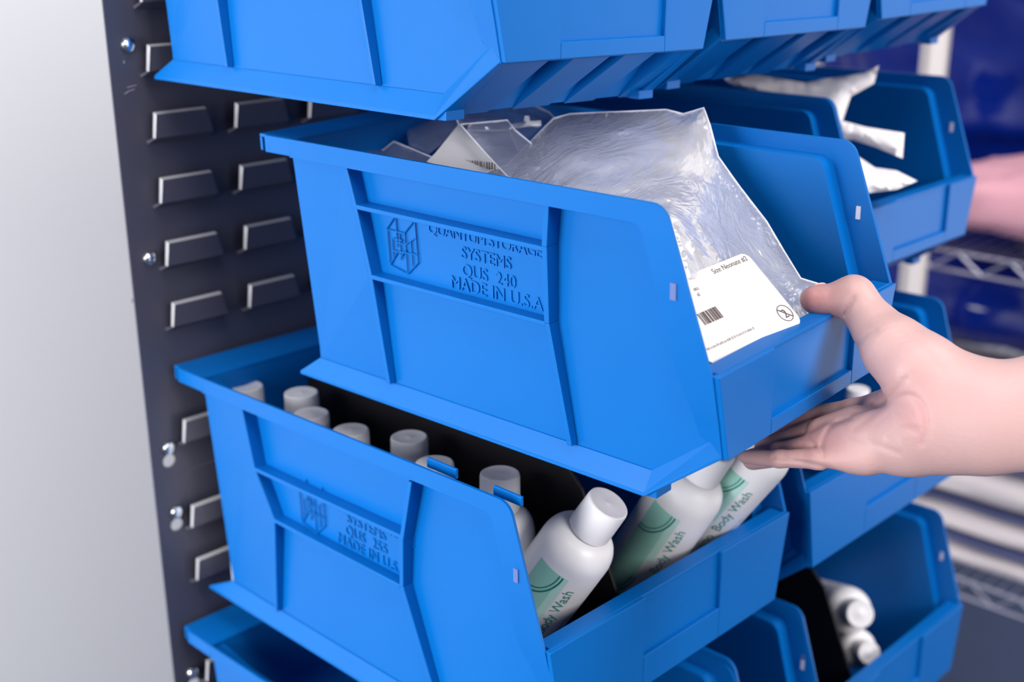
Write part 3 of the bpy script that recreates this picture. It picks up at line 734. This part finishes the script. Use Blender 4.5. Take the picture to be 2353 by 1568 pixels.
# ------------------------------------------------------------------ shelving, linens and bales on the right
post = bmesh.new(); 
for a, b, c, d_ in ((-0.012, 0.026, -0.004, 0.004), (-0.012, -0.006, -0.004, 0.03), (0.018, 0.026, -0.004, 0.03)): box(post, a, b, c, d_, -1.5, 2.2)
po = link('upright_post', post, POSTM); bevel(po, 0.002); po.location = (1.49, 0.058, 0); po.rotation_euler = (0, 0, math.radians(-46))
tag(po, 'off-white upright post rising behind the right-hand bins', 'post')
SX = 1.56
def wire_shelf(z, label):
    root = empty('wire_shelf', (SX, -0.6, z)); tag(root, label, 'shelf', 'wire shelves behind the rack')
    bm = bmesh.new()
    for zz in (0.0, -0.034):
        tube(bm, [(0, 0, zz), (0, 1.5, zz)], 0.0035, 8); tube(bm, [(0.45, 0, zz), (0.45, 1.5, zz)], 0.0035, 8)
    link('edge_wire', bm, WIREM, root)
    bm = bmesh.new(); pts = []
    for k in range(33): pts.append((0, k * 1.5 / 32, 0.0 if k % 2 else -0.034))
    for a, b in zip(pts, pts[1:]): tube(bm, [a, b], 0.0028, 6)
    link('truss_wire', bm, WIREM, root)
    bm = bmesh.new()
    for k in range(60): tube(bm, [(0, 0.0125 + k * 0.025, 0.004), (0.45, 0.0125 + k * 0.025, 0.004)], 0.0015, 5)
    link('deck_wire', bm, WIREM, root)
    return root
wire_shelf(-0.195, 'chrome wire shelf carrying the pink pack, right of the post')
wire_shelf(-0.435, 'chrome wire shelf behind the wrist, carrying a blue plastic bale')
wire_shelf(-0.815, 'chrome wire shelf at the lower right under the folded linens')
def blob(name, c, s, m, seed, amp=0.03, fs=5.0, e=2.6, n=40):
    bm = bmesh.new()
    bmesh.ops.create_uvsphere(bm, u_segments=n * 2, v_segments=n, radius=1)
    for v in bm.verts:
        p = v.co.copy(); q = Vector([math.copysign(abs(t) ** (2 / e), t) for t in p]); q = Vector((q.x * s[0], q.y * s[1], q.z * s[2]))
        k = noise.fractal(q * fs + Vector((seed, 0, 0)), 0.8, 2.0, 4) + 0.7 * (0.5 - abs(noise.noise(q * fs * 1.6 + Vector((0, seed, 3)))))
        v.co = q + p.normalized() * k * amp
    zmin = min(v.co.z for v in bm.verts)
    for v in bm.verts: v.co.z -= zmin
    o = link(name, bm, m, smooth=True); o.location = c; return o
tag(blob('blue_plastic_bale', (2.17, 0.05, -0.188), (0.20, 0.60, 0.34), BLUEBAG, 3, 0.045, 6), 'tall glossy dark blue plastic bale behind the pink pack', 'bale')
tag(blob('blue_plastic_bale', (1.86, 0.0, -0.428), (0.22, 0.50, 0.085), BLUEBAG, 8, 0.022, 9), 'low glossy dark blue plastic bale on the shelf under the pink pack', 'bale')
tag(blob('pink_pack', (1.735, -0.10, -0.188), (0.13, 0.22, 0.052), PINK, 5, 0.016, 8, e=4.5), 'soft pink wrapped pack on the wire shelf right of the post', 'pack')
# folded linens in a stack; blue-grey layers imitate the shade between them
def linen(z, h, m, label, dx, dy, seed):
    bm = bmesh.new(); n = 26; rows = []
    for k in range(31):
        y = -0.32 + k * 0.74 / 30; ring = []
        for j in range(n):
            a = 2 * math.pi * j / n; ca, sa = math.cos(a), math.sin(a)
            x = math.copysign(abs(ca) ** 0.35, ca) * 0.19; zz = math.copysign(abs(sa) ** 0.7, sa) * h / 2
            q = Vector((x * 9, y * 6, zz * 40 + seed))
            zz *= 0.97 + 0.03 * noise.noise(Vector((0, y * 5, seed * 3.1))); x += 0.012 * noise.noise(q)
            ring.append(bm.verts.new((x, y, zz + h / 2)))
        rows.append(ring)
    for A, B in zip(rows, rows[1:]):
        for j in range(n): bm.faces.new([A[j], A[(j + 1) % n], B[(j + 1) % n], B[j]])
    bm.faces.new(rows[0][::-1]); bm.faces.new(rows[-1])
    o = link('linen_and_shade_layer', bm, m, smooth=40); o.location = (1.77 + dx, dy, z)
    return tag(o, label, 'linen', 'folded linens on the lower shelf')
z = -0.808
for k, (h, m, lab) in enumerate([(0.045, LINEN, 'folded white linen at the bottom of the stack, on the lowest wire shelf'),
        (0.022, LINENSHADE, 'thin blue-grey layer painted as shade just above the bottom white linen'),
        (0.050, LINEN, 'folded white linen between the two lower thin blue-grey shade layers'),
        (0.016, LINENSHADE, 'thin blue-grey layer painted as shade under the thickest white linen'),
        (0.075, LINEN, 'thickest folded white linen in the middle of the stack'),
        (0.030, LINENSHADE, 'blue-grey layer painted as shade on top of the thickest white linen'),
        (0.024, LINEN, 'thin white linen between the two upper blue-grey shade layers'),
        (0.022, LINENSHADE, 'upper blue-grey layer painted as shade just below the top linen'),
        (0.030, LINEN, 'folded white linen on top of the stack')]):
    linen(z, h, m, lab, [0, .006, -.004, .01, -.006, .008, 0, .01, .004][k], [0, .01, -.01, .0, .01, 0, -.01, .01, 0][k], k)
    z += h + 0.0006

# ------------------------------------------------------------------ the hand
def build_hand():
    F = FPX
    def C(px, py, dist): return np.array([(px - 1176.5) / F * dist, (py - 784) / F * dist, dist])
    def rr(rpx, dist): return rpx * dist / F
    vox = 0.0013
    lo = C(1640, 560, 0.70); lo = np.array([0.125, -0.06, 0.66]); hi = np.array([0.375, 0.105, 0.915])
    xs, ys, zs = [np.arange(lo[i], hi[i], vox, dtype=np.float32) for i in range(3)]
    X, Y, Z = np.meshgrid(xs, ys, zs, indexing='ij')
    def cap(a, b, k=1.0):
        (pa, ra), (pb, rb) = a, b; d = pb - pa; sc = np.array([1, 1, k])
        d = d * sc; L2 = d @ d
        qx, qy, qz = X - pa[0], Y - pa[1], (Z - pa[2]) * k
        t = np.clip((qx * d[0] + qy * d[1] + qz * d[2]) / L2, 0, 1)
        dx, dy, dz = qx - t * d[0], qy - t * d[1], qz - t * d[2]
        return np.sqrt(dx * dx + dy * dy + dz * dz) - (ra + t * (rb - ra))
    def smin(a, b, k):
        h = np.clip(0.5 + 0.5 * (b - a) / k, 0, 1); return b * (1 - h) + a * h - k * h * (1 - h)
    def chain(pts, kz=1.0, kb=0.004):
        P = [(C(x, y, d), rr(r, d)) for x, y, d, r in pts]; s = None
        for a, b in zip(P, P[1:]):
            c = cap(a, b, kz); s = c if s is None else smin(s, c, kb)
        return s
    body = chain([(2620, 948, .735, 150), (2420, 948, .742, 136), (2300, 957, .748, 121), (2190, 950, .758, 122)], 1.45, 0.008)
    body = smin(body, chain([(2240, 985, .76, 98), (2090, 1003, .775, 88), (1985, 1020, .788, 66)], 1.25, 0.008), 0.016)
    body = smin(body, chain([(2230, 905, .755, 80), (2110, 850, .765, 88), (2055, 800, .775, 74), (2020, 762, .785, 56)], 1.15, 0.006), 0.010)
    body = smin(body, chain([(2100, 930, .795, 74), (2030, 950, .805, 50)], 1.1, 0.006), 0.010)
    # thumb: two phalanges meeting at the knuckle
    th = chain([(2028, 770, .785, 52), (1962, 686, .797, 50)], 1.0)
    th = smin(th, chain([(1958, 682, .797, 46), (1915, 689, .800, 35), (1880, 690, .802, 32), (1868, 689, .802, 29)], 1.0), 0.006)
    body = smin(body, th, 0.007)
    fingers = [
        [(2035, 940, .812, 42), (1960, 950, .822, 33), (1880, 962, .842, 31), (1800, 985, .872, 28)],
        [(2010, 985, .800, 44), (1915, 996, .812, 34), (1868, 1000, .822, 33), (1760, 1030, .852, 27)],
        [(1990, 1022, .790, 44), (1880, 1026, .800, 32), (1790, 1045, .822, 28), (1730, 1056, .845, 25)],
        [(1985, 1052, .782, 40), (1880, 1054, .789, 25), (1790, 1055, .802, 20), (1712, 1050, .822, 16)]]
    fs = None
    for f in fingers:
        c = chain(f, 1.0, 0.003); fs = c if fs is None else smin(fs, c, 0.0016)
    body = smin(body, fs, 0.007)
    body = smin(body, chain([(1990, 1006, .785, 50), (1915, 1012, .795, 40)], 1.1, 0.005), 0.006)
    body = smin(body, chain([(1965, 965, .800, 34), (1885, 990, .808, 30)], 1.1, 0.005), 0.005)
    # creases, cut as shallow grooves
    def groove(pts, depth, w):
        nonlocal body
        depth = depth * 1.7
        px = X / Z * F + 1176.5; py = Y / Z * F + 784
        dmin = None
        for (x0, y0), (x1, y1) in zip(pts, pts[1:]):
            dx, dy = x1 - x0, y1 - y0; t = np.clip(((px - x0) * dx + (py - y0) * dy) / (dx * dx + dy * dy), 0, 1)
            d = np.hypot(px - x0 - t * dx, py - y0 - t * dy); dmin = d if dmin is None else np.minimum(dmin, d)
        body = body + np.where(Z < 0.80, depth * np.exp(-(dmin / w) ** 2), 0).astype(np.float32)
    def cr(pts, n=5):
        out = []; P_ = [pts[0]] + list(pts) + [pts[-1]]
        for a, b, c, d in zip(P_, P_[1:], P_[2:], P_[3:]):
            for k in range(n):
                t = k / n; out.append(tuple(0.5 * (2 * b[q] + (c[q] - a[q]) * t + (2 * a[q] - 5 * b[q] + 4 * c[q] - d[q]) * t * t + (3 * b[q] - a[q] - 3 * c[q] + d[q]) * t ** 3) for q in (0, 1)))
        return out + [pts[-1]]
    groove(cr([(1941, 724), (1950, 704), (1963, 684)], 3), 0.0011, 4.5)
    groove(cr([(1974, 790), (1990, 770), (2012, 760)], 3), 0.0006, 5)
    groove(cr([(1988, 890), (2010, 930), (2045, 912), (2085, 868)]), 0.0006, 6)
    groove(cr([(1965, 985), (2010, 950), (2060, 915), (2098, 912), (2124, 938), (2130, 985), (2118, 1020)]), 0.00055, 7)
    groove(cr([(1892, 1050), (1890, 1015), (1912, 978), (1955, 962)]), 0.0008, 5)
    groove(cr([(1846, 1000), (1862, 1012), (1880, 1040)], 3), 0.0006, 5)
    groove(cr([(1760, 1048), (1830, 1060), (1890, 1072), (1940, 1092)]), 0.0008, 5)
    groove(cr([(1935, 968), (1958, 1002), (2010, 1020), (2065, 1042)]), 0.0004, 7)
    groove(cr([(2040, 1010), (2075, 985), (2105, 990)], 3), 0.0004, 7)
    for k in range(9):
        groove(cr([(2012 + k * 13, 768 + k * 9), (2062 + k * 11, 748 + k * 12), (2112 + k * 8, 778 + k * 11)], 3), 0.00020, 3.5)
    for k in range(4):
        groove(cr([(1975 + k * 14, 905 + k * 22), (2000 + k * 14, 890 + k * 22), (2030 + k * 12, 885 + k * 24)], 3), 0.0002, 4)
    # naive surface nets
    body[-1, :, :] = 0.001; body[0, :, :] = 0.001
    S = body
    ins = S < 0; nx, ny, nz = S.shape
    cs = np.zeros((nx - 1, ny - 1, nz - 1), np.int8)
    for i in (0, 1):
        for j in (0, 1):
            for k in (0, 1): cs += ins[i:nx - 1 + i, j:ny - 1 + j, k:nz - 1 + k]
    act = (cs > 0) & (cs < 8); idx = -np.ones(act.shape, np.int32); A = np.argwhere(act); idx[act] = np.arange(len(A))
    acc = np.zeros((len(A), 3)); cnt = np.zeros(len(A))
    corners = [(i, j, k) for i in (0, 1) for j in (0, 1) for k in (0, 1)]
    for a in corners:
        for ax in range(3):
            if a[ax]: continue
            b = list(a); b[ax] = 1
            va = S[A[:, 0] + a[0], A[:, 1] + a[1], A[:, 2] + a[2]]; vb = S[A[:, 0] + b[0], A[:, 1] + b[1], A[:, 2] + b[2]]
            m = (va < 0) != (vb < 0); t = np.where(m, va / np.where(m, va - vb, 1), 0)
            p = np.tile(np.array(a, float), (len(A), 1)); p[:, ax] += t
            acc += p * m[:, None]; cnt += m
    V = (A + acc / cnt[:, None]) * vox + lo
    quads = []
    for ax in range(3):
        o1, o2 = [q for q in range(3) if q != ax]
        sl0 = [slice(None)] * 3; sl1 = [slice(None)] * 3; sl0[ax] = slice(0, -1); sl1[ax] = slice(1, None)
        d0, d1 = ins[tuple(sl0)], ins[tuple(sl1)]; E_ = np.argwhere(d0 != d1)
        ok = (E_[:, o1] > 0) & (E_[:, o2] > 0) & (E_[:, o1] < S.shape[o1] - 1) & (E_[:, o2] < S.shape[o2] - 1); E_ = E_[ok]
        def g(da, db):
            q = E_.copy(); q[:, o1] -= da; q[:, o2] -= db; return idx[q[:, 0], q[:, 1], q[:, 2]]
        qd = np.stack([g(1, 1), g(0, 1), g(0, 0), g(1, 0)], 1)
        fl = d0[E_[:, 0], E_[:, 1], E_[:, 2]] ^ (ax == 1)
        qd[~fl] = qd[~fl][:, ::-1]; quads.append(qd)
    Q = np.concatenate(quads)
    Wd = V @ RC + CAM
    return Wd, Q, V
Wd, Q, Vc = build_hand()
person = empty('person', tuple(Wd.mean(0))); tag(person, 'person reaching in from the right, bare hand gripping the front of the pulled-out bin', 'person')
me = bpy.data.meshes.new('hand'); me.from_pydata((Wd - Wd.mean(0)).tolist(), [], Q.tolist()); me.update()
for p in me.polygons: p.use_smooth = True
# skin colour: redder towards thumb tip, finger roots and palm folds (blood under the skin)
ca = me.color_attributes.new('flush', 'FLOAT_COLOR', 'POINT')
pxv = Vc[:, 0] / Vc[:, 2] * FPX + 1176.5; pyv = Vc[:, 1] / Vc[:, 2] * FPX + 784
fl = 0.95 * np.exp(-(((pxv - 1872) / 60) ** 2 + ((pyv - 690) / 50) ** 2)) + 0.6 * np.exp(-(((pxv - 2110) / 35) ** 2 + ((pyv - 960) / 60) ** 2)) \
   + 0.5 * np.exp(-(((pxv - 1860) / 110) ** 2 + ((pyv - 1010) / 60) ** 2)) + 0.25 * np.exp(-(((pxv - 2050) / 80) ** 2 + ((pyv - 900) / 70) ** 2))
arr = np.ones((len(Vc), 4), np.float32); arr[:, 0] = arr[:, 1] = arr[:, 2] = np.clip(fl, 0, 1)
ca.data.foreach_set('color', arr.ravel())
SKIN = mat('skin', (0.86, 0.53, 0.47), rough=0.46, spec=0.35, sss=0.35, bump=0.12, bscale=420)
nt = SKIN.node_tree; at_n = nt.nodes.new('ShaderNodeAttribute'); at_n.attribute_name = 'flush'
mx = nt.nodes.new('ShaderNodeMix'); mx.data_type = 'RGBA'; mx.inputs[6].default_value = (0.525, 0.338, 0.328, 1); mx.inputs[7].default_value = (0.53, 0.25, 0.25, 1)
nt.links.new(at_n.outputs['Fac'], mx.inputs[0]); nt.links.new(mx.outputs[2], nt.nodes['Principled BSDF'].inputs['Base Color'])
me.materials.append(SKIN)
hand = bpy.data.objects.new('hand', me); COL.objects.link(hand); hand.parent = person
sm = hand.modifiers.new('smooth', 'SMOOTH'); sm.factor = 0.5; sm.iterations = 2
bm = bmesh.new()
n0 = Vector(at(1893, 661, .803)); tx = (Vector(at(1872, 664, .802)) - n0).normalized(); up = -Vector(RC[1]); fw = Vector(RC[2])
for k in range(1): 
    bmesh.ops.create_uvsphere(bm, u_segments=16, v_segments=10, radius=1)
    zz = (up * 0.85 + fw * 0.5).normalized(); yy = zz.cross(tx).normalized()
    R3 = Matrix((tx, yy, zz)).transposed()
    for v in bm.verts: v.co = R3 @ Vector((v.co.x * 0.0058, v.co.y * 0.0055, v.co.z * 0.0012)) + Vector(at(1880, 661, .806)) - person.location
link('thumbnail', bm, NAIL, person, smooth=True)
